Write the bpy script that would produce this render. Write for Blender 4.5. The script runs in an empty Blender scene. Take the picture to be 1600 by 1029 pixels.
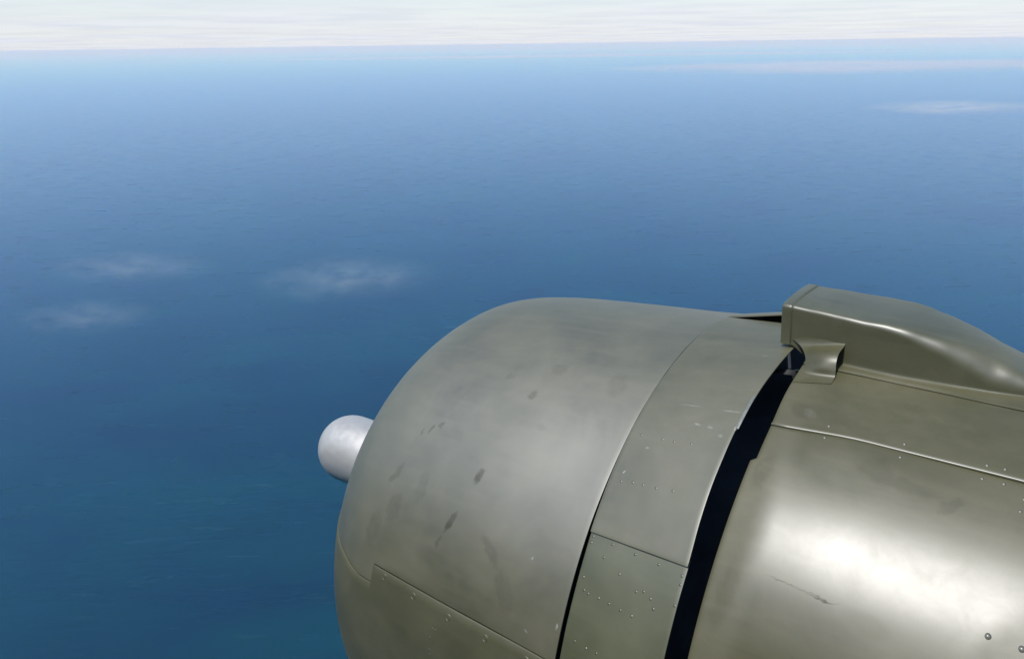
import bpy, math, random
from math import sin, cos, radians, pi, sqrt
from mathutils import Vector, Matrix, noise

random.seed(7)
scene = bpy.context.scene
COL = scene.collection

# ------------------------------------------------------------------ camera
ALT = 500.0                                   # height of the aircraft above the sea
cam_data = bpy.data.cameras.new("camera")
cam = bpy.data.objects.new("camera", cam_data)
COL.objects.link(cam)
cam_data.sensor_width = 36.0
cam_data.lens = 25.477
cam_data.clip_start = 0.05
cam_data.clip_end = 900000.0
cam.matrix_world = Matrix(((0.78377, -0.21802, 0.58153, 1.5058),
                           (0.62092, 0.29437, -0.72650, -1.5075),
                           (-0.01279, 0.93049, 0.36610, ALT + 1.3996),
                           (0, 0, 0, 1)))
scene.camera = cam

# ------------------------------------------------------------------ world, sun, exposure
SUN = Vector((-0.075, -0.44, 0.885)).normalized()          # towards the sun
world = bpy.data.worlds.new("World")
scene.world = world
world.use_nodes = True
wn, wl = world.node_tree.nodes, world.node_tree.links
wn.clear()
w_out = wn.new("ShaderNodeOutputWorld")
w_bg = wn.new("ShaderNodeBackground")
w_bg.inputs["Strength"].default_value = 0.148
sky = wn.new("ShaderNodeTexSky")
sky.sky_type = 'NISHITA'
sky.sun_disc = False
sky.sun_elevation = math.asin(SUN.z)
sky.sun_rotation = math.atan2(SUN.x, SUN.y)
sky.altitude = 500.0
sky.air_density = 1.1
sky.dust_density = 0.5
sky.ozone_density = 2.5
# thin veil of high cloud, laid out on a flat layer overhead so that it draws out to streaks at the horizon
tc = wn.new("ShaderNodeTexCoord")
sep = wn.new("ShaderNodeSeparateXYZ"); wl.new(tc.outputs["Generated"], sep.inputs[0])
zz = wn.new("ShaderNodeMath"); zz.operation = 'MAXIMUM'; zz.inputs[1].default_value = 0.0
wl.new(sep.outputs["Z"], zz.inputs[0])
za = wn.new("ShaderNodeMath"); za.operation = 'ADD'; za.inputs[1].default_value = 0.02
wl.new(zz.outputs[0], za.inputs[0])
dx = wn.new("ShaderNodeMath"); dx.operation = 'DIVIDE'; wl.new(sep.outputs["X"], dx.inputs[0]); wl.new(za.outputs[0], dx.inputs[1])
dy = wn.new("ShaderNodeMath"); dy.operation = 'DIVIDE'; wl.new(sep.outputs["Y"], dy.inputs[0]); wl.new(za.outputs[0], dy.inputs[1])
cmb = wn.new("ShaderNodeCombineXYZ"); wl.new(dx.outputs[0], cmb.inputs[0]); wl.new(dy.outputs[0], cmb.inputs[1])
vn = wn.new("ShaderNodeTexNoise"); vn.inputs["Scale"].default_value = 0.16; vn.inputs["Detail"].default_value = 5
vn.inputs["Roughness"].default_value = 0.55
wl.new(cmb.outputs[0], vn.inputs["Vector"])
vr = wn.new("ShaderNodeMapRange"); vr.inputs["From Min"].default_value = 0.36; vr.inputs["From Max"].default_value = 0.62
vr.inputs["To Min"].default_value = 0.74; vr.inputs["To Max"].default_value = 0.97
wl.new(vn.outputs["Fac"], vr.inputs["Value"])
veil = wn.new("ShaderNodeMix"); veil.data_type = 'RGBA'
v2 = wn.new("ShaderNodeTexNoise"); v2.inputs["Scale"].default_value = 0.45; v2.inputs["Detail"].default_value = 3
wl.new(cmb.outputs[0], v2.inputs["Vector"])
vc = wn.new("ShaderNodeMix"); vc.data_type = 'RGBA'
vc.inputs["A"].default_value = (4.85, 5.15, 5.85, 1); vc.inputs["B"].default_value = (5.4, 5.65, 6.2, 1)
v3 = wn.new("ShaderNodeMapRange"); v3.inputs["From Min"].default_value = 0.36; v3.inputs["From Max"].default_value = 0.60
wl.new(v2.outputs["Fac"], v3.inputs["Value"]); wl.new(v3.outputs[0], vc.inputs["Factor"])
wl.new(vc.outputs["Result"], veil.inputs["B"])
thin = wn.new("ShaderNodeMapRange"); thin.inputs["From Min"].default_value = 0.0; thin.inputs["From Max"].default_value = 0.15
thin.inputs["To Min"].default_value = 1.0; thin.inputs["To Max"].default_value = 0.04; thin.interpolation_type = 'SMOOTHSTEP'
wl.new(zz.outputs[0], thin.inputs["Value"])
vf = wn.new("ShaderNodeMath"); vf.operation = 'MULTIPLY'; wl.new(vr.outputs[0], vf.inputs[0]); wl.new(thin.outputs[0], vf.inputs[1])
wl.new(vf.outputs[0], veil.inputs["Factor"])
wl.new(sky.outputs[0], veil.inputs["A"])
wl.new(veil.outputs["Result"], w_bg.inputs["Color"])
wl.new(w_bg.outputs[0], w_out.inputs["Surface"])

sun_data = bpy.data.lights.new("sun", 'SUN')
sun_data.energy = 5.0
sun_data.angle = radians(0.53)
sun_data.color = (1.0, 0.975, 0.94)
sun = bpy.data.objects.new("sun", sun_data)
COL.objects.link(sun)
sun.location = (0, 0, ALT + 40)
sun.rotation_euler = SUN.to_track_quat('Z', 'Y').to_euler()

vs = scene.view_settings
vs.view_transform = 'Standard'
vs.look = 'None'
vs.exposure = 0.0
vs.gamma = 1.0
vs.use_curve_mapping = False
scene.cycles.volume_bounces = 4
scene.cycles.max_bounces = 8

# ------------------------------------------------------------------ helpers
def tag(o, label=None, cat=None, group=None, kind=None):
    if label: o["label"] = label
    if cat: o["category"] = cat
    if group: o["group"] = group
    if kind: o["kind"] = kind
    return o

def link(name, data, parent=None, mat=None):
    o = bpy.data.objects.new(name, data)
    COL.objects.link(o)
    if parent is not None: o.parent = parent
    if mat is not None and data is not None and not data.materials: data.materials.append(mat)
    return o

def mesh(name, verts, faces, uvs=None, sharp=None, smooth=True):
    me = bpy.data.meshes.new(name)
    me.from_pydata(verts, [], faces)
    me.update()
    if smooth: me.polygons.foreach_set("use_smooth", [True] * len(me.polygons))
    if uvs is not None:
        layer = me.uv_layers.new(name="skin")
        for lp in me.loops: layer.data[lp.index].uv = uvs[lp.vertex_index]
    if sharp:
        at = me.attributes.new("sharp_edge", 'BOOLEAN', 'EDGE')
        S = set(sharp)
        for e in me.edges:
            a, b = e.vertices
            if (min(a, b), max(a, b)) in S: at.data[e.index].value = True
    return me

class Nodes:
    def __init__(self, name):
        self.m = bpy.data.materials.new(name); self.m.use_nodes = True
        self.t = self.m.node_tree; self.t.nodes.clear()
        self.out = self.t.nodes.new("ShaderNodeOutputMaterial")
    def n(self, kind, **kw):
        nd = self.t.nodes.new(kind)
        for k, v in kw.items():
            if k.startswith("i_"): nd.inputs[k[2:].replace("_", " ")].default_value = v
            else: setattr(nd, k, v)
        return nd
    def l(self, a, b): self.t.links.new(a, b)
    def noise(self, vec, scale, detail=4, rough=0.55, dist=0.0):
        nd = self.n("ShaderNodeTexNoise"); nd.inputs["Scale"].default_value = scale
        nd.inputs["Detail"].default_value = detail; nd.inputs["Roughness"].default_value = rough
        nd.inputs["Distortion"].default_value = dist
        if vec is not None: self.l(vec, nd.inputs["Vector"])
        return nd.outputs["Fac"]
    def mapr(self, val, a, b, c, d, smooth=False):
        nd = self.n("ShaderNodeMapRange")
        if smooth: nd.interpolation_type = 'SMOOTHSTEP'
        for k, v in zip(("From Min", "From Max", "To Min", "To Max"), (a, b, c, d)): nd.inputs[k].default_value = v
        self.l(val, nd.inputs["Value"]); return nd.outputs["Result"]
    def math(self, op, a, b=None):
        nd = self.n("ShaderNodeMath", operation=op)
        for k, v in ((0, a), (1, b)):
            if v is None: continue
            if isinstance(v, (int, float)): nd.inputs[k].default_value = v
            else: self.l(v, nd.inputs[k])
        return nd.outputs[0]
    def mix(self, fac, a, b):
        nd = self.n("ShaderNodeMix", data_type='RGBA')
        for k, v in (("Factor", fac), ("A", a), ("B", b)):
            if isinstance(v, (int, float)): nd.inputs[k].default_value = v
            elif isinstance(v, tuple): nd.inputs[k].default_value = (*v, 1) if len(v) == 3 else v
            else: self.l(v, nd.inputs[k])
        return nd.outputs["Result"]
    def stretch(self, vec, sc, rot=0.0):
        if rot:                                           # turn first, then stretch along the turned axes
            rn = self.n("ShaderNodeMapping"); rn.inputs["Rotation"].default_value = (0, 0, -rot)
            self.l(vec, rn.inputs["Vector"]); vec = rn.outputs[0]
        nd = self.n("ShaderNodeMapping"); nd.inputs["Scale"].default_value = sc
        self.l(vec, nd.inputs["Vector"]); return nd.outputs[0]
    def blots(self, vec, spots):
        """union of soft elongated marks given as (u, v, half length, half width, angle, strength) in metres on the skin"""
        acc = None
        for (u, v, a, b, ang, s) in spots:
            mp = self.n("ShaderNodeMapping", vector_type='TEXTURE')
            mp.inputs["Location"].default_value = (u, v, 0)
            mp.inputs["Rotation"].default_value = (0, 0, ang)
            mp.inputs["Scale"].default_value = (a, b, 1)
            self.l(vec, mp.inputs["Vector"])
            ln = self.n("ShaderNodeVectorMath", operation='LENGTH'); self.l(mp.outputs[0], ln.inputs[0])
            r = self.mapr(ln.outputs["Value"], 0.45, 1.0, s, 0.0, True)
            acc = r if acc is None else self.math('MAXIMUM', acc, r)
        return acc

def paint(name, rough, rvar, tint=(0.118, 0.120, 0.090), stains=(), chips=(), spec=0.95, ior=1.6, bump=1.0, dull=(), seed=0.0):
    """weathered olive drab aircraft paint; the uv map 'skin' holds metres along the axis and round the girth"""
    N = Nodes(name)
    uv = N.n("ShaderNodeUVMap", uv_map="skin").outputs[0]
    off = N.n("ShaderNodeVectorMath", operation='ADD'); off.inputs[1].default_value = (seed, seed * 1.7, seed)
    N.l(uv, off.inputs[0]); v = off.outputs[0]
    big = N.noise(v, 5.0, 5, 0.6, 0.4)
    mid = N.noise(v, 26.0, 5, 0.6, 0.8)
    fine = N.noise(v, 190.0, 3, 0.6)
    streak = N.noise(N.stretch(v, (5.0, 42.0, 1)), 1.0, 4, 0.55, 0.3)
    pale = tuple(c * k for c, k in zip(tint, (1.34, 1.32, 1.40)))
    dark = tuple(c * k for c, k in zip(tint, (0.68, 0.72, 0.60)))
    col = N.mix(N.mapr(big, 0.3, 0.7, 0, 1), dark, pale)
    col = N.mix(N.mapr(mid, 0.42, 0.72, 0, 0.62), col, tuple(c * k for c, k in zip(tint, (0.88, 0.94, 0.74))))
    col = N.mix(N.mapr(streak, 0.48, 0.76, 0, 0.5), col, pale)
    col = N.mix(N.mapr(fine, 0.55, 0.85, 0, 0.3), col, dark)
    ro = N.math('ADD', N.mapr(big, 0.25, 0.75, rough - rvar, rough + rvar), N.mapr(mid, 0.3, 0.7, -0.01, 0.015))
    # wobble for the outline of stains
    nv = N.n("ShaderNodeTexNoise"); nv.inputs["Scale"].default_value = 60; nv.inputs["Detail"].default_value = 3
    N.l(uv, nv.inputs["Vector"])
    sc = N.n("ShaderNodeVectorMath", operation='MULTIPLY_ADD')
    sc.inputs[1].default_value = (0.02, 0.02, 0); sc.inputs[2].default_value = (-0.01, -0.01, 0)
    N.l(nv.outputs["Color"], sc.inputs[0])
    wob = N.n("ShaderNodeVectorMath", operation='ADD'); N.l(uv, wob.inputs[0]); N.l(sc.outputs[0], wob.inputs[1])
    sp = None
    if stains:
        st = N.blots(wob.outputs[0], stains)
        st = N.math('MULTIPLY', st, N.mapr(mid, 0.3, 0.6, 0.55, 1.0))
        col = N.mix(st, col, tuple(c * 0.42 for c in tint))
        ro = N.math('ADD', ro, N.math('MULTIPLY', st, 0.06))
        sp = N.mapr(st, 0.0, 1.0, spec, spec * 0.45)
    if dull:
        ro = N.math('ADD', ro, N.blots(uv, dull))
    if chips:
        ch = N.math("MULTIPLY", N.blots(uv, chips), N.mapr(fine, 0.35, 0.6, 0.2, 0.8))
        col = N.mix(ch, col, (0.32, 0.33, 0.31))
    b = N.n("ShaderNodeBsdfPrincipled")
    N.l(col, b.inputs["Base Color"]); N.l(ro, b.inputs["Roughness"])
    b.inputs["Specular IOR Level"].default_value = spec
    if sp is not None: N.l(sp, b.inputs["Specular IOR Level"])
    b.inputs["IOR"].default_value = ior
    bp = N.n("ShaderNodeBump"); bp.inputs["Strength"].default_value = 0.35; bp.inputs["Distance"].default_value = 0.0012 * bump
    N.l(N.math('ADD', N.math('MULTIPLY', N.noise(v, 30.0, 2, 0.5), 0.16), N.math('MULTIPLY', N.noise(v, 8.0, 1.5, 0.5), 1.3)), bp.inputs["Height"])
    N.l(bp.outputs[0], b.inputs["Normal"])
    N.l(b.outputs[0], N.out.inputs["Surface"])
    return N.m

def plain(name, col, rough, metal=0.0, var=0.25, scale=30.0, spec=0.5):
    N = Nodes(name)
    tcn = N.n("ShaderNodeTexCoord").outputs["Object"]
    f = N.noise(tcn, scale, 4)
    b = N.n("ShaderNodeBsdfPrincipled")
    N.l(N.mix(N.mapr(f, 0.3, 0.7, 0, 1), tuple(c * (1 - var) for c in col), tuple(c * (1 + var) for c in col)), b.inputs["Base Color"])
    N.l(N.mapr(f, 0.3, 0.7, rough - 0.05, rough + 0.05), b.inputs["Roughness"])
    b.inputs["Metallic"].default_value = metal
    b.inputs["Specular IOR Level"].default_value = spec
    N.l(b.outputs[0], N.out.inputs["Surface"])
    return N.m

# ------------------------------------------------------------------ sea
def sea_material():
    N = Nodes("sea_water")
    pos = N.n("ShaderNodeNewGeometry").outputs["Position"]
    big = N.noise(N.stretch(pos, (0.0016, 0.0016, 0.0016), 0.6), 1.0, 4, 0.5, 0.5)
    patch = N.noise(N.stretch(pos, (0.0035, 0.008, 0.006), 0.7), 1.0, 4, 0.55, 0.6)
    wind = N.noise(N.stretch(pos, (0.010, 0.06, 0.05), 0.72), 1.0, 5, 0.6, 0.3)
    col = N.mix(N.mapr(big, 0.35, 0.65, 0, 1), (0.0002, 0.008, 0.004), (0.0002, 0.021, 0.012))
    col = N.mix(N.mapr(patch, 0.40, 0.85, 0, 0.6), col, (0.0002, 0.040, 0.028))
    col = N.mix(N.mapr(wind, 0.45, 0.75, 0, 0.2), col, (0.0003, 0.006, 0.006))
    b = N.n("ShaderNodeBsdfPrincipled")
    N.l(col, b.inputs["Base Color"])
    N.l(N.mapr(wind, 0.35, 0.7, 0.28, 0.165), b.inputs["Roughness"])
    b.inputs["IOR"].default_value = 1.333
    b.inputs["Specular IOR Level"].default_value = 0.18
    w1 = N.noise(N.stretch(pos, (0.030, 0.13, 0.1), 0.75), 1.0, 6, 0.62, 0.4)
    w2 = N.noise(N.stretch(pos, (0.12, 0.42, 0.3), 0.60), 1.0, 4, 0.6)
    bp = N.n("ShaderNodeBump"); bp.inputs["Strength"].default_value = 0.20; bp.inputs["Distance"].default_value = 1.0
    w0 = N.noise(N.stretch(pos, (0.007, 0.046, 0.04), 0.70), 1.0, 5, 0.6, 0.3)
    N.l(N.math('ADD', N.math('ADD', w1, N.math('MULTIPLY', w2, 0.3)), N.math('MULTIPLY', w0, 0.6)), bp.inputs["Height"])
    N.l(bp.outputs[0], b.inputs["Normal"])
    N.l(b.outputs[0], N.out.inputs["Surface"])
    return N.m

FAR = 300000.0
me = mesh("sea", [(-FAR, -FAR, 0), (FAR, -FAR, 0), (FAR, FAR, 0), (-FAR, FAR, 0)], [(0, 1, 2, 3)], smooth=False)
tag(link("sea", me, None, sea_material()), "deep blue open sea with fine wind ripples", "sea", kind="structure")

# ------------------------------------------------------------------ haze: one box of even air
def haze_box():
    a, lo, hi = FAR + 4000.0, -1.0, ALT + 2.6
    V = [(x, y, z) for z in (lo, hi) for x, y in ((-a, -a), (a, -a), (a, a), (-a, a))]
    F = [(0, 3, 2, 1), (4, 5, 6, 7), (0, 1, 5, 4), (1, 2, 6, 5), (2, 3, 7, 6), (3, 0, 4, 7)]
    N = Nodes("hazy_air")
    pv = N.n("ShaderNodeVolumePrincipled")
    pv.inputs["Color"].default_value = (0.150, 0.405, 1.0, 1)
    pv.inputs["Absorption Color"].default_value = (1, 1, 1, 1)
    pv.inputs["Density"].default_value = 0.00021
    pv.inputs["Anisotropy"].default_value = 0.0
    N.l(pv.outputs[0], N.out.inputs["Volume"])
    tag(link("haze", mesh("haze", V, F, smooth=False), None, N.m), "pale blue haze over the open sea", "haze", kind="stuff")
haze_box()

# ------------------------------------------------------------------ low wisps of cloud drifting over the sea
def cloud_wisp(loc, size, rotz, dens, label, seed, group, frq=(4.2, 4.6)):
    V, F = [], []
    n, m = 14, 24
    for i in range(n + 1):
        t = pi * i / n
        for j in range(m):
            f = 2 * pi * j / m
            d = Vector((sin(t) * cos(f), sin(t) * sin(f), cos(t)))
            k = 1 + 0.28 * noise.noise(d * 1.7 + Vector((seed * 3.1, 0, 0)))
            V.append((d.x * size[0] * k, d.y * size[1] * k, d.z * size[2] * k))
    for i in range(n):
        for j in range(m):
            F.append((i * m + j, (i + 1) * m + j, (i + 1) * m + (j + 1) % m, i * m + (j + 1) % m))
    N = Nodes("cloud_vapour")
    oc = N.n("ShaderNodeTexCoord").outputs["Object"]
    q = N.stretch(oc, tuple(1.0 / s for s in size))
    ln = N.n("ShaderNodeVectorMath", operation='LENGTH'); N.l(q, ln.inputs[0])
    fall = N.mapr(ln.outputs["Value"], 0.10, 0.80, 1.0, 0.0, True)
    nz = N.noise(N.stretch(oc, (frq[0] / size[0], frq[1] / size[1], 1.6 / size[2])), 1.0, 6, 0.60, 0.5)
    body = N.mapr(nz, 0.40, 0.74, 0.0, 1.0)
    den = N.math('MULTIPLY', N.math('MULTIPLY', fall, body), dens)
    pv = N.n("ShaderNodeVolumePrincipled")
    pv.inputs["Color"].default_value = (0.97, 0.97, 0.98, 1)
    pv.inputs["Absorption Color"].default_value = (1, 1, 1, 1)
    pv.inputs["Anisotropy"].default_value = 0.2
    N.l(den, pv.inputs["Density"])
    N.l(pv.outputs[0], N.out.inputs["Volume"])
    o = link("cloud", mesh("cloud", V, F), None, N.m)
    o.location = loc; o.rotation_euler = (0, 0, rotz)
    tag(o, label, "cloud", group)
    return o

YAW = 0.675
G = "wispy clouds drifting low over the sea"
cloud_wisp((-773, 601, 205), (185, 125, 32), YAW + 0.1, 0.0070, "largest of the faint wispy clouds low over the water, nearest the engine cowling", 1, G)
cloud_wisp((-1074, 450, 205), (190, 95, 28), YAW - 0.1, 0.0062, "thin faint cloud low over the water left of the largest wisp, upper one", 4, G)
cloud_wisp((-905, 316, 205), (125, 72, 24), YAW, 0.0072, "small faint cloud puff low over the water near left edge, lowest one", 9, G)
cloud_wisp((-288, 2028, 350), (290, 170, 22), YAW, 0.020, "short white cloud streak high at right above the air scoop", 12, G, (3.0, 4.0))
cloud_wisp((-1000, 3960, 380), (1700, 900, 40), YAW, 0.014, "long thin cloud streak just below the horizon at right", 15, G, (4.0, 3.0))
cloud_wisp((-6200, 9600, 330), (7500, 1500, 34), YAW, 0.0065, "very long pale vapour bank added along the whole horizon to whiten the haze", 21, G, (5.0, 3.0))  # added bank: lifts the far haze from cyan towards white
cloud_wisp((-900, 6300, 340), (2300, 700, 26), YAW, 0.0060, "broad hazy cloud streak below the horizon at far right, above the long thin one", 27, G, (4.0, 3.0))

# ------------------------------------------------------------------ the aircraft's engine nacelle (local x aft, y outboard, z up)
root = link("aircraft", None)
root.empty_display_size = 0.3
root.location = (0, 0, ALT)
A = -0.0746
root.matrix_world = Matrix(((cos(A), 0, sin(A), 0), (0, 1, 0, 0), (-sin(A), 0, cos(A), ALT), (0, 0, 0, 1)))
tag(root, "olive drab propeller aircraft with rounded engine cowling, cowl flaps and air scoop above the sea", "aircraft")

PROF = [(0.0, .3042), (.0064, .3462), (.0186, .3869), (.0352, .4260), (.0554, .4635), (.0785, .4992), (.1042, .5331), (.1326, .5648),
        (.1632, .5943), (.196, .6213), (.231, .6452), (.268, .6648), (.308, .6782), (.350, .6868), (.393, .6922), (.435, .6960), (.477, .6990),
        (.52, .7015), (.562, .7036), (.604, .7056), (.647, .7074), (.69, .7090), (.732, .7104), (.775, .7116), (.817, .7128), (.86, .7142),
        (.902, .7160), (.9445, .7180)]
LIP = [(.30, .262), (.16, .256), (.07, .262), (.03, .272), (.010, .286), (.002, .296)]
XS = 0.9445

def interp(tab, x):
    if x <= tab[0][0]: return tab[0][1]
    for (a, b), (c, d) in zip(tab, tab[1:]):
        if x <= c: return b + (d - b) * (x - a) / (c - a)
    return tab[-1][1]
def sstep(a, b, x):
    t = max(0.0, min(1.0, (x - a) / (b - a))); return t * t * (3 - 2 * t)
def buckle(x, f, amp, k=6.0, s=0.0):
    """slow unevenness of hand-worked sheet metal"""
    return amp * (noise.noise(Vector((x * k + s, f * 0.0126 * k, s))) + 0.4 * noise.noise(Vector((x * k * 2.6 - s, f * 0.0126 * k * 2.6, s + 5))))

def skin_panel(name, parent, mat, curve, phis, rad=None, thick=0.0022, bevel=0.0008, xlim=None, u0=0.0):
    """a curved sheet: curve = list of (x, r) along the axis, phis = degrees; rad(x, r, f) -> (x, r) may reshape it"""
    nu, nv = len(curve), len(phis)
    V, UV, F, SH = [], [], [], []
    def put(i, j, drop):
        x, r = curve[i]; f = phis[j]
        if rad: x, r, f = rad(x, r, f, i, j)
        a, b = curve[max(i - 1, 0)], curve[min(i + 1, nu - 1)]
        tx, tr = b[0] - a[0], b[1] - a[1]; ll = math.hypot(tx, tr) or 1
        nx, nr = -tr / ll, tx / ll
        x2, r2 = x - nx * drop, r - nr * drop
        V.append((x2, r2 * cos(radians(f)), r2 * sin(radians(f))))
        UV.append((x, radians(f) * 0.72))
    for i in range(nu):
        for j in range(nv):
            edge = i in (0, nu - 1) or j in (0, nv - 1)
            put(i, j, bevel if edge else 0.0)
    for i in range(nu):
        for j in range(nv): put(i, j, thick + bevel)
    o = nu * nv
    for i in range(nu - 1):
        for j in range(nv - 1):
            a, b, c, d = i * nv + j, i * nv + j + 1, (i + 1) * nv + j + 1, (i + 1) * nv + j
            F.append((a, b, c, d)); F.append((o + d, o + c, o + b, o + a))
    ring = [j for j in range(nv)] + [i * nv + nv - 1 for i in range(1, nu)] + [(nu - 1) * nv + j for j in range(nv - 2, -1, -1)] + [i * nv for i in range(nu - 2, 0, -1)]
    for k in range(len(ring)):
        a, b = ring[k], ring[(k + 1) % len(ring)]
        F.append((b, a, o + a, o + b))
        SH += [(min(a, b), max(a, b)), (min(o + a, o + b), max(o + a, o + b))]
    return link(name, mesh(name, V, F, UV, SH), parent, mat)

def frange(a, b, n, pad=None):
    L = [a + (b - a) * k / n for k in range(n + 1)]
    if pad: L = [L[0], L[0] + pad] + L[1:-1] + [L[-1] - pad, L[-1]]
    return L
def curve_from(tab, xs): return [(x, interp(tab, x)) for x in xs]

GIRTH = 0.72
def U(x, f): return x, radians(f) * GIRTH

cowl_stains = []
for x, f, a, b, ang, s in [(.651, 136.2, .026, .013, 1.9, .95), (.618, 145.3, .034, .010, 1.95, .95), (.600, 149.3, .018, .008, 1.9, .55), (.482, 129.4, .011, .008, 1.9, .6),
                           (.458, 130.9, .017, .006, 1.8, .65), (.434, 131.8, .014, .005, 1.8, .5), (.679, 118.9, .014, .018, .4, .55),
                           (.591, 115.9, .02, .014, .0, .25), (.741, 147, .05, .016, .7, .4), (.403, 142, .02, .009, 1.8, .45),
                           (.415, 140.5, .012, .03, .3, .4), (.506, 141.5, .05, .02, 1.5, .25), (.746, 124.6, .02, .012, .3, .2), (.44, 147, .03, .05, .2, .35),
                           (.80, 152, .05, .03, 1.0, .4), (.70, 112, .03, .02, .2, .25), (.86, 113, .05, .03, 1.3, .25), (.39, 152, .03, .06, .2, .3)]:
    u, v = U(x, f); cowl_stains.append((u, v, a, b, ang, s))
cowl_chips = [(*U(.935, 153.2), .003, .008, 0, .9), (*U(.845, 145.4), .0025, .0045, .3, .7), (*U(.87, 156), .006, .003, .6, .5)]
aft_stains = []
for x, f, a, b, ang, s in [(1.495, 119.6, .03, .014, 2.2, .55), (1.3835, 117.5, .045, .03, .5, .5), (1.43, 118.6, .06, .018, .1, .4), (1.2315, 110.4, .03, .02, 1.0, .45),
                           (1.3384, 111.2, .06, .02, .3, .3), (1.36, 136.3, .03, .0013, -.02, .95), (1.335, 136.1, .05, .0009, .03, .8),
                           (1.29, 135.9, .02, .0012, .05, .7), (1.22, 140, .02, .08, .1, .3), (1.40, 106, .06, .03, .3, .25), (1.215, 122, .02, .05, .1, .35)]:
    u, v = U(x, f); aft_stains.append((u, v, a, b, ang, s if b < .002 else s * 0.6))
aft_chips = [(*U(1.25, 110.6), .018, .012, .6, .12)]
flap_chips = [(*U(.973, 128.4), .002, .0045, .5, 1.0), (*U(1.077, 118.4), .010, .003, .2, .55), (*U(1.104, 118.6), .007, .0035, .1, .55), (*U(1.044, 115.0), .030, .002, 0, .35),
              (*U(1.13, 115.2), .022, .003, 0, .4), (*U(1.0, 123.8), .006, .003, 0, .4), (*U(1.13, 119.8), .006, .004, .2, .5), (*U(1.12, 100.5), .006, .0012, 0, .7),
              (*U(1.152, 118.1), .004, .006, .2, .9)]

OLIVE = (0.066, 0.063, 0.029)
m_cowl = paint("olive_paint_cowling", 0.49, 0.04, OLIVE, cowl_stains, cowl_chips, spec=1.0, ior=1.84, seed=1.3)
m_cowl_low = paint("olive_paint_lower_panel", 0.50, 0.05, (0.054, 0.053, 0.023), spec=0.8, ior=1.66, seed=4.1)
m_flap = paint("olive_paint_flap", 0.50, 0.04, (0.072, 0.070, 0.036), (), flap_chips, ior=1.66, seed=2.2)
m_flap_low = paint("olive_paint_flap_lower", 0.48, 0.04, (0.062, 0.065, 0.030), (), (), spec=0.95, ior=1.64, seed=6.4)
m_aft = paint("olive_paint_nacelle", 0.39, 0.03, (0.063, 0.060, 0.030), aft_stains, aft_chips, spec=0.60, ior=1.55, bump=0.45, dull=[(*U(1.17, 132), .10, .9, 0, .26), (*U(1.36, 118.5), .10, .05, .2, .10), (*U(1.60, 138), .06, .14, .3, .08), (*U(1.43, 137.5), .05, .025, .2, .07)], seed=3.7)
m_scoop = paint("olive_paint_scoop", 0.44, 0.05, (0.067, 0.067, 0.036), (), (), spec=0.85, seed=8.2)
m_dark = plain("dark_gap_interior", (0.050, 0.064, 0.078), 0.85, 0.0, 0.3, 12, spec=0.2)  # dark blue-grey tone, set so the gaps look dark inside
m_silver = plain("silver_painted_dome", (0.50, 0.49, 0.465), 0.47, 0.60, 0.04, 40)
m_rivet = plain("worn_rivet_metal", (0.20, 0.20, 0.17), 0.38, 0.35, 0.2, 60)
m_edge = plain("worn_edge_metal", (0.20, 0.21, 0.19), 0.45, 0.4, 0.2, 60)
m_steel = plain("dark_steel", (0.10, 0.10, 0.10), 0.45, 0.8, 0.2, 20)

# ---- engine cowling: three wrap-round panels
SEAM_A = 158.5
def seam_front(x):                                       # the lower panel's top edge, stepped near the nose
    return SEAM_A if x > 0.4175 else interp([(0, 152.0), (.2, 158.0), (.285, 160.0), (.32, 161.2), (.366, 162.2), (.4175, 162.1)], x)
cx = [c for c in PROF]
dense = []
for (a, b), (c, d) in zip(PROF, PROF[1:]):
    dense += [(a, b), ((a + c) / 2, None)]
dense.append(PROF[-1])
# smooth the profile by Catmull-Rom for the in-between points
P4 = [PROF[0]] + PROF + [PROF[-1]]
PROFD = []
for k in range(1, len(P4) - 2):
    p0, p1, p2, p3 = P4[k - 1], P4[k], P4[k + 1], P4[k + 2]
    for t in (0.0, 0.34, 0.67):
        PROFD.append(tuple(0.5 * (2 * p1[q] + (p2[q] - p0[q]) * t + (2 * p0[q] - 5 * p1[q] + 4 * p2[q] - p3[q]) * t * t + (3 * p1[q] - p0[q] - 3 * p2[q] + p3[q]) * t ** 3) for q in (0, 1)))
PROFD.append(PROF[-1])
PROFD = PROFD[:-1] + [(PROFD[-1][0] - 0.003, interp(PROF, PROFD[-1][0] - 0.003)), PROFD[-1]]
CURVE = LIP + PROFD
# insert the step stations
CURVE = sorted([c for c in CURVE[len(LIP):] if abs(c[0] - 0.4175) > 0.004] + [(0.4170, interp(PROF, 0.4170)), (0.4180, interp(PROF, 0.4180))])
CURVE = LIP + CURVE
def cowl_upper(x, r, f, i, j):
    t = (f - 20.0) / (SEAM_A - 20.0)
    f = 20.0 + t * ((seam_front(x) if i >= len(LIP) else 152.0) - 0.10 - 20.0)
    return x, r + buckle(x, f, 0.0013, 5.0, 2.0), f
def cowl_lower(x, r, f, i, j):
    s = seam_front(x) if i >= len(LIP) else 152.0
    t = (f - SEAM_A) / (275.0 - SEAM_A)
    return x, r + (0.0028 if i >= len(LIP) else 0.0) + buckle(x, f, 0.0007, 5.0, 9.0), s + 0.05 + t * (275.0 - s)
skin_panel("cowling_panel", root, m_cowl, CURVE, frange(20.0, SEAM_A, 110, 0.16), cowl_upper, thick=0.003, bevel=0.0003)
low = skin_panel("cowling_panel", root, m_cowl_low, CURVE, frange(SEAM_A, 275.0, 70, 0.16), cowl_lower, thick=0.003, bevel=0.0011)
skin_panel("cowling_panel", root, m_cowl_low, CURVE, frange(275.4, 379.6, 50, 0.16), None, thick=0.003)

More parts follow.
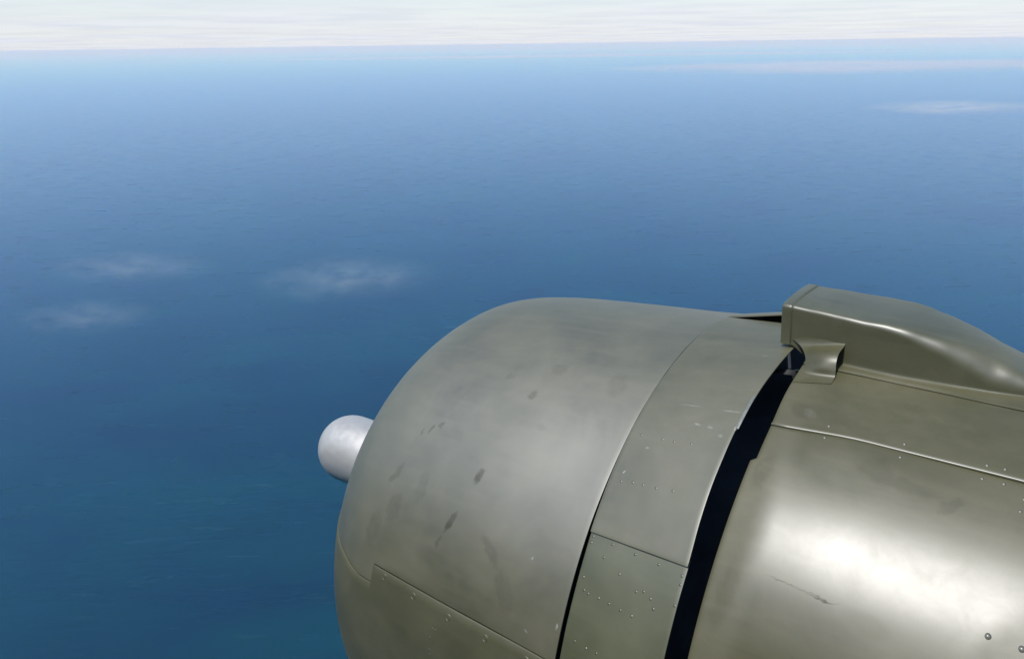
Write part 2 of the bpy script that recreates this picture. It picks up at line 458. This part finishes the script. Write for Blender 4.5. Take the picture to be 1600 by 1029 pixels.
# ---- ring of dark baffle inside, seen through the gaps
def lathe(name, parent, mat, tab, seg=96, uvs=False):
    V, F, UV = [], [], []
    for x, r in tab:
        for j in range(seg):
            f = 2 * pi * j / seg; V.append((x, r * cos(f), r * sin(f))); UV.append((x, f * GIRTH))
    for i in range(len(tab) - 1):
        for j in range(seg):
            F.append((i * seg + j, i * seg + (j + 1) % seg, (i + 1) * seg + (j + 1) % seg, (i + 1) * seg + j))
    return link(name, mesh(name, V, F, UV), parent, mat)
lathe("engine_baffle", root, m_dark, [(.33, .03), (.33, .255), (.36, .58), (.90, .660), (1.078, .664), (1.080, .711), (1.084, .711), (1.086, .600), (1.30, .600), (1.50, .590), (1.52, .02)])

# ---- cowl flaps
def te(f):                                               # trailing edge station of the near flaps
    e = 1.1605
    e -= 0.0035 * sstep(100, 112, f)
    e -= 0.0045 * (sstep(117.9, 118.25, f) - sstep(126, 139, f))
    e += 0.0020 * sstep(132, 139, f)
    return e
def le(f):                                               # leading edge: the slit behind the cowling widens downwards
    return XS + 0.0012 + 0.0075 * sstep(122, 150, f) - 0.0006 * (sstep(108, 110, f) - sstep(115, 117, f))
def flap_r(x, f, lift=0.0):
    k = (x - XS) / (1.162 - XS)
    end = 0.7225 + 0.0315 * sstep(80, 122, f)
    return 0.7175 + (end - 0.7175) * k + lift
def flap_map(lift, flare=None, s=0.0):
    def g(x, r, f, i, j):
        k = (x - XS) / (1.162 - XS)
        xx = le(f) + k * (te(f) - le(f))
        rr = (0.7180 + flare * k + lift) if flare is not None else flap_r(xx, f, lift)
        return xx, rr + buckle(xx, f, 0.0010, 7.0, s), f
    return g
fx = frange(XS, 1.162, 26, 0.0012)
FC = [(x, 0.718 + 0.0315 * (x - XS) / 0.2175) for x in fx]
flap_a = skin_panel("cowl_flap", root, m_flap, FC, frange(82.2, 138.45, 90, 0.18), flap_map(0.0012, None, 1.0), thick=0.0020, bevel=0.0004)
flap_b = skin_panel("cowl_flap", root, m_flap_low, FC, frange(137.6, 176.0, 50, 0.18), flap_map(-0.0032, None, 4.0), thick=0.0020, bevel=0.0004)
flap_a["label"] = "upper near cowl flap with worn chipped rear edge"
flap_b["label"] = "lower near cowl flap with scattered rivets tucked under the one above"
skin_panel("cowl_flap", root, m_flap, FC, frange(36.0, 81.9, 40, 0.18), flap_map(0.0005, 0.040, 6.0), thick=0.0022)
for a, b in ((-12, 35.6), (-60, -12.4), (176.4, 240), (240.4, 299.6)):
    skin_panel("cowl_flap", root, m_flap, FC, frange(a, b, 24, 0.18), flap_map(0.0, 0.036, 3.0), thick=0.002)
# folded strip standing on the rear edge of the upper flap
def strip_map(x, r, f, i, j):
    e = te(f) if f < 117.9 else te(117.5)
    return e - 0.005 + x, flap_r(e, f) + 0.0028 + r, f
skin_panel("edge_strip", root, m_edge, [(0.0, 0.0), (.0015, .0006), (.004, .001), (.0062, .0006)], frange(111.8, 118.3, 10), strip_map, thick=0.0012, bevel=0.0004)

# ---- aft nacelle skin
def aft_r(x): return 0.724 - 0.05 * (x - 1.19) + (0.0 if x < 1.7 else 0.045 * (x - 1.7))
def front_x(f): return 1.1925 + 0.0035 * sstep(106, 114, f) * (1 - sstep(120.2, 120.6, f)) - 0.0050 * sstep(120.2, 120.6, f) - 0.0 * f
ax = [0.0, 0.002, 0.006] + [0.012 + (1.4 - 0.012) * (k / 60) ** 1.25 for k in range(61)]
def aft_map(lift, s, amp=0.0011):
    def g(x, r, f, i, j):
        xx = front_x(f) + x * (1 - 0.002)
        curl = 0.0012 * (1 - sstep(0.0, 0.005, x))
        f += 1.25 * math.exp(-((f - SEAM_B) / 6.0) ** 2) * (1 - sstep(1.17, 1.36, xx))
        d = buckle(xx, f, amp, 5.5, s)
        return xx, aft_r(xx) + lift - curl + d, f
    return g
AC = [(1.19 + x, aft_r(1.19 + x)) for x in ax]
AX = [(x, aft_r(1.19 + x)) for x in ax]
SEAM_B, SEAM_C = 113.1, 99.5
aft_mid = skin_panel("nacelle_panel", root, m_aft, AX, frange(SEAM_C + 0.06, SEAM_B, 30, 0.15), aft_map(0.0, 11.0))
aft_low = skin_panel("nacelle_panel", root, m_aft, AX, frange(SEAM_B + 0.15, 190.0, 110, 0.15), aft_map(-0.0010, 14.0, 0.0006))
skin_panel("nacelle_panel", root, m_aft, AX, frange(40.0, SEAM_C - 0.06, 60, 0.15), aft_map(0.0012, 17.0))
skin_panel("nacelle_panel", root, m_aft, AX, frange(190.3, 399.7, 80, 0.15), aft_map(0.0, 19.0))
# piano hinge between the two near panels
def tube(name, parent, mat, pts, r, seg=8):
    V, F = [], []
    n = len(pts)
    for i, p in enumerate(pts):
        t = (Vector(pts[min(i + 1, n - 1)]) - Vector(pts[max(i - 1, 0)])).normalized()
        u = t.cross(Vector((0, 0, 1))).normalized(); w = t.cross(u)
        for j in range(seg):
            a = 2 * pi * j / seg
            q = Vector(p) + (u * cos(a) + w * sin(a)) * r
            V.append(tuple(q))
    for i in range(n - 1):
        for j in range(seg):
            F.append((i * seg + j, i * seg + (j + 1) % seg, (i + 1) * seg + (j + 1) % seg, (i + 1) * seg + j))
    F.append(tuple(range(seg - 1, -1, -1))); F.append(tuple((n - 1) * seg + j for j in range(seg)))
    return link(name, mesh(name, V, F, [(v[0], v[1]) for v in V]), parent, mat)
hp = []
for k in range(50):
    x = 1.1965 + 1.36 * k / 49
    f = SEAM_B + 0.08 + 1.25 * (1 - sstep(1.17, 1.36, x))
    r = aft_r(x) + 0.0002 + buckle(x, f, 0.0011, 5.5, 11.0)
    hp.append((x, r * cos(radians(f)), r * sin(radians(f))))
m_hinge = paint("olive_paint_hinge", 0.42, 0.03, (0.12, 0.12, 0.085), seed=5.5)
tube("hinge", root, m_hinge, hp, 0.0026)

# ---- air scoop on top of the nacelle
ZT = [(1.134, .8195), (1.18, .817), (1.23, .8135), (1.277, .8098), (1.344, .805), (1.40, .7935), (1.448, .7800), (1.493, .7630), (1.537, .7420), (1.58, .7180), (1.62, .690)]
YB = [(1.134, .0825), (1.18, .0850), (1.23, .0885), (1.28, .092), (1.355, .092), (1.39, .090), (1.43, .0865), (1.46, .083), (1.55, .070), (1.62, .05)]
RHO = [(1.134, .007), (1.28, .010), (1.34, .014), (1.40, .024), (1.46, .036), (1.52, .048), (1.62, .05)]
def cr(tab, x):
    k = 0
    while k < len(tab) - 2 and tab[k + 1][0] < x: k += 1
    x1, x2 = tab[k][0], tab[k + 1][0]; t = max(0, min(1, (x - x1) / (x2 - x1)))
    p1, p2 = tab[k][1], tab[k + 1][1]
    m1 = (p2 - tab[k - 1][1]) / (x2 - tab[k - 1][0]) if k > 0 else (p2 - p1) / (x2 - x1)
    m2 = (tab[k + 2][1] - p1) / (tab[k + 2][0] - x1) if k + 2 < len(tab) else (p2 - p1) / (x2 - x1)
    h = x2 - x1
    return (2*t**3 - 3*t*t + 1)*p1 + (t**3 - 2*t*t + t)*h*m1 + (-2*t**3 + 3*t*t)*p2 + (t**3 - t*t)*h*m2
def scoop_section(x, grow=0.0, base=None):
    zt, yb, rho = cr(ZT, x) + grow, cr(YB, x) + grow, cr(RHO, x) + grow * 0.6
    yt = yb
    foot = 0.0 if (x < 1.2 or base is not None) else 0.0035 * sstep(1.2, 1.28, x)
    zb = sqrt(max(aft_r(max(x, 1.19)) ** 2 - (yb + foot) ** 2, 0.01)) - 0.0012 if base is None else base
    if base is None and x < 1.19: zb = interp([(1.134, .7375), (1.16, .735), (1.19, .712)], x)
    zt = max(zt, zb + 0.004)
    rho = min(rho, (zt - zb) * 0.8, yt * 0.9)
    pts = []
    ns, nc, nt = 12, 8, 8
    wob = 0.0006 if grow == 0 else 0.0
    for k in range(ns):
        t = (k / ns) ** 1.5; hgt = zt - rho - zb
        z = zb + hgt * t; d = min(1.0, (z - zb) / 0.006)
        y = -(yb + foot * (1 - d) ** 2.2 )
        pts.append((y, z))
    for k in range(nc + 1):
        a = pi - (pi / 2) * k / nc
        pts.append((-(yt - rho) + rho * cos(a), zt - rho + rho * sin(a)))
    for k in range(1, nt):
        t = k / nt; y = -(yt - rho) + 2 * (yt - rho) * t
        pts.append((y, zt + 0.0030 * (1 - (2 * t - 1) ** 2)))
    far = [(-y, z) for y, z in pts[:ns + nc + 1]][::-1]
    pts += far
    out = []
    for (y, z) in pts:
        if wob:
            n1 = noise.noise(Vector((x * 26, y * 14, z * 14))) * 0.0011 + noise.noise(Vector((x * 60, y * 30, z * 30 + 4))) * 0.0005
            ny, nz = (-1 if y < 0 else 1) * (0.7 if z < zt - 0.01 else 0.3), (1.0 if z > zt - rho else 0.2)
            y, z = y + n1 * ny, z + n1 * nz
        out.append((x, y, z))
    return out
def loft(name, parent, mat, secs, closed_inner=None):
    m = len(secs[0]); V, F, UV = [], [], []
    for s in secs:
        acc = 0.0
        for k, q in enumerate(s):
            if k: acc += (Vector(q) - Vector(s[k - 1])).length
            V.append(q); UV.append((q[0], acc + 4.0))
    for i in range(len(secs) - 1):
        for j in range(m - 1):
            F.append((i * m + j, (i + 1) * m + j, (i + 1) * m + j + 1, i * m + j + 1))
    return link(name, mesh(name, V, F, UV), parent, mat)
sx = [1.150 + (1.62 - 1.150) * k / 60 for k in range(61)]
inner = []
for x in (1.30, 1.22, 1.150):
    s = scoop_section(x, -0.0022)
    inner.append(s)
scoop = loft("intake_scoop", root, m_scoop, inner + [scoop_section(x) for x in sx])
lips = [scoop_section(1.1372, -0.006, .740), scoop_section(1.1340, -0.0035, .7385), scoop_section(1.1332, -0.001, .7375), scoop_section(1.1340, .0008, .737), scoop_section(1.1365, .0018, .7365), scoop_section(1.150, .0018, .7362), scoop_section(1.1535, .0017, .736), scoop_section(1.1540, .0002, .736)]
lips = [q + [q[0]] for q in lips]
lip = loft("scoop_lip", scoop, m_scoop, lips)
fl = [[(x, y, z) for y in (-.080, -.04, 0, .04, .080)] for x, z in ((1.136, .7385), (1.17, .738), (1.20, .735), (1.30, .735))]
loft("scoop_floor", scoop, m_scoop, fl)
# flange at the foot of the lip
# ---- small blister outlet against the scoop's near side
Ae = [(1.2560, -.0850, .7850), (1.2590, -.0870, .7690), (1.2605, -.0930, .7550), (1.2580, -.1180, .7475), (1.2580, -.1340, .7360), (1.2600, -.1430, .7200), (1.2610, -.1490, .7085), (1.2600, -.1660, .7015)]
Fe = [(1.1580, -.0850, .7480), (1.1700, -.0890, .7430), (1.1800, -.0960, .7380), (1.1917, -.1120, .7314), (1.1985, -.1260, .7230), (1.1995, -.1400, .7110), (1.1970, -.1540, .7035), (1.1955, -.1860, .6990)]
def spline_pts(L, n):
    out = []
    P = [Vector(L[0])] + [Vector(q) for q in L] + [Vector(L[-1])]
    segs = len(L) - 1
    for k in range(n + 1):
        s = min(k / n * segs, segs - 1e-6); i = int(s); t = s - i
        p0, p1, p2, p3 = P[i], P[i + 1], P[i + 2], P[i + 3]
        out.append(0.5 * (2 * p1 + (p2 - p0) * t + (2 * p0 - 5 * p1 + 4 * p2 - p3) * t * t + (3 * p1 - p0 - 3 * p2 + p3) * t ** 3))
    return out
def blister():
    nu, nv = 12, 28
    fa, aa = spline_pts(Fe, nv), spline_pts(Ae, nv)
    V, F, UV, SH = [], [], [], []
    for layer in (0, 1):
        for i in range(nu + 1):
            t = i / nu
            for j in range(nv + 1):
                q = fa[j].lerp(aa[j], t)
                g = j / nv
                bul = 0.0055 * sin(pi * t) * sstep(0.25, 0.5, g) * (1 - sstep(0.68, 0.86, g))
                q = q + Vector((0, -0.6, 0.8)) * bul
                n = Vector((0, -0.5, 0.86))
                q = q - n * (0.0016 * layer) + Vector((0, 0, 0.001))
                V.append(tuple(q)); UV.append((q.x + 3.0, g * 0.14 + 3.0))
    w = nv + 1; o = (nu + 1) * w
    for i in range(nu):
        for j in range(nv):
            a, b, c, d = i * w + j, (i + 1) * w + j, (i + 1) * w + j + 1, i * w + j + 1
            F.append((a, d, c, b)); F.append((o + a, o + b, o + c, o + d))
    for i in (0, nu):
        for j in range(nv):
            a, b = i * w + j, i * w + j + 1
            F.append((a, b, o + b, o + a) if i else (b, a, o + a, o + b)); SH += [(a, b), (o + a, o + b)]
    for j in (0, nv):
        for i in range(nu):
            a, b = i * w + j, (i + 1) * w + j
            F.append((b, a, o + a, o + b) if j else (a, b, o + b, o + a)); SH += [(a, b), (o + a, o + b)]
    return link("outlet_fairing", mesh("outlet_fairing", V, F, UV, SH), root, m_aft)
blister()

# ---- propeller dome and shaft in front of the cowling
dome = [(-.497 - .127 * cos(radians(a)), .127 * sin(radians(a))) for a in range(2, 91, 4)] + [(-.46, .1272), (-.42, .126), (-.38, .124), (-.33, .120), (-.29, .112)]
hub = lathe("propeller_dome", root, m_silver, dome, 64)
lathe("propeller_shaft", root, m_steel, [(-.289, .111), (-.285, .095), (-.26, .09), (-.20, .085), (-.05, .11), (.10, .16), (.34, .20)], 40)
hub["label"] = "rounded silver propeller hub dome"

# ---- rivets and fasteners
def dome_mesh(name, r, h, seg=8):
    V, F = [], []
    for k, (q, z) in enumerate(((1.0, 0.08), (0.82, 0.6), (0.45, 0.93))):
        for j in range(seg):
            a = 2 * pi * j / seg; V.append((q * r * cos(a), q * r * sin(a), z * h))
    V.append((0, 0, h))
    for k in range(2):
        for j in range(seg): F.append((k * seg + j, k * seg + (j + 1) % seg, (k + 1) * seg + (j + 1) % seg, (k + 1) * seg + j))
    for j in range(seg): F.append((2 * seg + j, 2 * seg + (j + 1) % seg, 3 * seg))
    nf = len(F); b = len(V)
    for j in range(seg):
        a = 2 * pi * j / seg; V.append((1.45 * r * cos(a), 1.45 * r * sin(a), 0.0))
    for j in range(seg): F.append((b + j, b + (j + 1) % seg, (j + 1) % seg, j))
    me_ = mesh(name, V, F)
    for k, pl in enumerate(me_.polygons): pl.material_index = 1 if k >= nf else 0
    return me_
def fastener_mesh(r=0.0058):
    """round quarter-turn stud sunk in a dished ring, slotted across"""
    V, F = [], []; seg = 20
    rings = ((1.35, 0.0000), (1.12, 0.0007), (1.0, 0.0002), (0.94, 0.0009), (0.0, 0.0010))
    for q, z in rings[:-1]:
        for j in range(seg):
            a = 2 * pi * j / seg; V.append((q * r * cos(a), q * r * sin(a), z))
    for k in range(3):
        for j in range(seg): F.append((k * seg + j, k * seg + (j + 1) % seg, (k + 1) * seg + (j + 1) % seg, (k + 1) * seg + j))
    F.append(tuple(3 * seg + j for j in range(seg)))
    b = len(V); l, w, z = r * 0.78, r * 0.16, 0.0014
    for x, y in ((-l, -w), (l, -w), (l, w), (-l, w)): V.append((x, y, z))
    F.append((b, b + 1, b + 2, b + 3))
    for x, y in ((-l, -w), (l, -w), (l, w), (-l, w)): V.append((x, y, 0.0008))
    for k in range(4): F.append((b + 4 + k, b + 4 + (k + 1) % 4, b + (k + 1) % 4, b + k))
    return mesh("fastener", V, F, smooth=False)
m_grime = plain("grime_ring", (0.030, 0.030, 0.022), 0.6, 0.0, 0.3, 80)
riv = dome_mesh("rivet", 0.0022, 0.0012); riv.materials.append(m_rivet); riv.materials.append(m_grime)
rivd = dome_mesh("rivet_painted", 0.0022, 0.0009); rivd.materials.append(m_flap_low); rivd.materials.append(m_grime)
bolt = dome_mesh("screw", 0.0034, 0.0023, 10); bolt.materials.append(m_rivet); bolt.materials.append(m_grime)
def seat(o, x, r, f, spin=0.0):
    n = Vector((0, cos(radians(f)), sin(radians(f))))
    rot = n.to_track_quat('Z', 'Y').to_matrix().to_4x4()
    o.matrix_local = Matrix.Translation((x, r * n.y, r * n.z)) @ rot @ Matrix.Rotation(spin, 4, 'Z')
def add(name, me_, parent, x, r, f, spin=0.0):
    o = link(name, me_, parent); seat(o, x, r, f, spin); return o
for x, f in [(0.9749, 121.81), (1.023, 121.92), (1.0483, 121.99), (1.084, 121.9), (0.9762, 129.92), (1.001, 129.66), (1.0237, 129.64), (1.0525, 129.6), (1.0865, 129.44)]:
    add("rivet", riv, flap_a, x, flap_r(x, f, .0012) + buckle(x, f, .0010, 7, 1.0) - 0.0001, f)
for k, (x, f) in enumerate([(0.958, 138.96), (0.959, 139.9), (1.0038, 139.06), (0.9948, 141.25), (1.0369, 142.52), (1.0556, 139.26), (1.1057, 139.42), (1.1538, 139.7), (1.1552, 140.81), (1.1556, 143.48),
             (0.9645, 144.91), (0.973, 146.61), (0.9836, 146.83), (1.0084, 146.73), (1.032, 146.83), (1.0578, 146.94), (1.0825, 146.96), (1.0786, 143.83), (1.0929, 143.43), (1.1093, 143.89),
             (1.119, 144.95), (0.9794, 153.86), (1.0068, 153.9), (1.03, 153.8), (1.055, 153.9)]):
    add("rivet", riv if k % 3 == 1 else rivd, flap_b, x, flap_r(x, f, -.0032) + buckle(x, f, .0010, 7, 4.0) - 0.0001, f)
for x, f in [(1.2891, 114.3), (1.4092, 114.3), (1.5256, 114.3), (1.5543, 114.25), (1.5813, 117.67), (1.5829, 115.78)]:
    add("rivet", riv, aft_low, x, aft_r(x) - .001 + buckle(x, f, .0006, 5.5, 14.0), f)
for x, f in [(1.2882, 112.09), (1.409, 111.91), (1.5278, 112.09), (1.5516, 111.98)]:
    add("rivet", riv, aft_mid, x, aft_r(x) + buckle(x, f, .0011, 5.5, 11.0), f)
for x, f in [(1.5732, 133.82), (1.6126, 133.92)]:
    add("screw", bolt, aft_low, x, aft_r(x) - .001 + buckle(x, f, .0006, 5.5, 14.0), f)
fst = fastener_mesh(); fst.materials.append(m_cowl_low)
for k, (x, f) in enumerate([(.463, 159.6), (.564, 160.0), (.674, 160.2), (.778, 160.2), (.883, 160.1)]):
    add("fastener", fst, low, x, interp(PROF, x) + 0.0028 + buckle(x, f, .0007, 5, 9.0) - 0.0001, f, 0.5 + k * 0.9)
for x, f in [(.632, 163.55), (.641, 163.47), (.627, 165.36), (.627, 167.61), (.630, 168.37), (.63, 170.6)]:
    add("rivet", rivd, low, x, interp(PROF, x) + 0.0028 + buckle(x, f, .0007, 5, 9.0) - 0.0001, f)

# ---- fuselage side behind the viewpoint (shades and is mirrored in the near flank of the nacelle)
def fuselage():
    cy, cz = -3.20, 0.55
    tab = [(-4.6, .05, -.30), (-4.45, .40, -.27), (-4.1, .68, -.22), (-3.5, .93, -.14), (-2.6, 1.13, -.06), (-1.4, 1.25, 0), (0, 1.29, 0), (3, 1.30, 0), (6, 1.28, 0), (8.5, 1.12, .06), (11, .78, .2), (13.5, .36, .38), (14.6, .05, .45)]
    seg = 64; V, F, UV = [], [], []
    for x, r, dz in tab:
        for j in range(seg):
            f = 2 * pi * j / seg; V.append((x, cy + r * 0.97 * cos(f), cz + dz + r * 1.04 * sin(f))); UV.append((x, f * 1.25))
    for i in range(len(tab) - 1):
        for j in range(seg): F.append((i * seg + j, i * seg + (j + 1) % seg, (i + 1) * seg + (j + 1) % seg, (i + 1) * seg + j))
    o = link("fuselage", mesh("fuselage", V, F, UV), root, m_cowl_low)
    m_pane = plain("dark_window_glass", (0.02, 0.025, 0.03), 0.08, 0.0, 0.1, 5)
    for k in range(6):
        x = 0.6 + k * 1.02
        V, F = [], []
        n = 20
        for d in (0.0, 0.012):
            for j in range(n):
                a = 2 * pi * j / n
                u = 0.20 * math.copysign(abs(cos(a)) ** 0.5, cos(a)); w = 0.16 * math.copysign(abs(sin(a)) ** 0.5, sin(a))
                z = 0.92 + w; y = cy + 1.30 * 0.97 * sqrt(max(0, 1 - ((z - cz) / (1.30 * 1.04)) ** 2))
                V.append((x + u, y - 0.004 + d, z))
        F.append(tuple(range(n, 2 * n)))
        for j in range(n): F.append((j, (j + 1) % n, n + (j + 1) % n, n + j))
        link("window_pane", mesh("window_pane", V, F, smooth=False), o, m_pane)
fuselage()

# ---- small bracket seen in the top of the slot behind the flaps
bk = [[(x, r * cos(radians(f)), r * sin(radians(f))) for f in (99.6, 100.4, 101.2)] for x, r in ((1.120, .690), (1.150, .704), (1.178, .706), (1.180, .690))]
loft("flap_bracket", root, m_steel, bk)
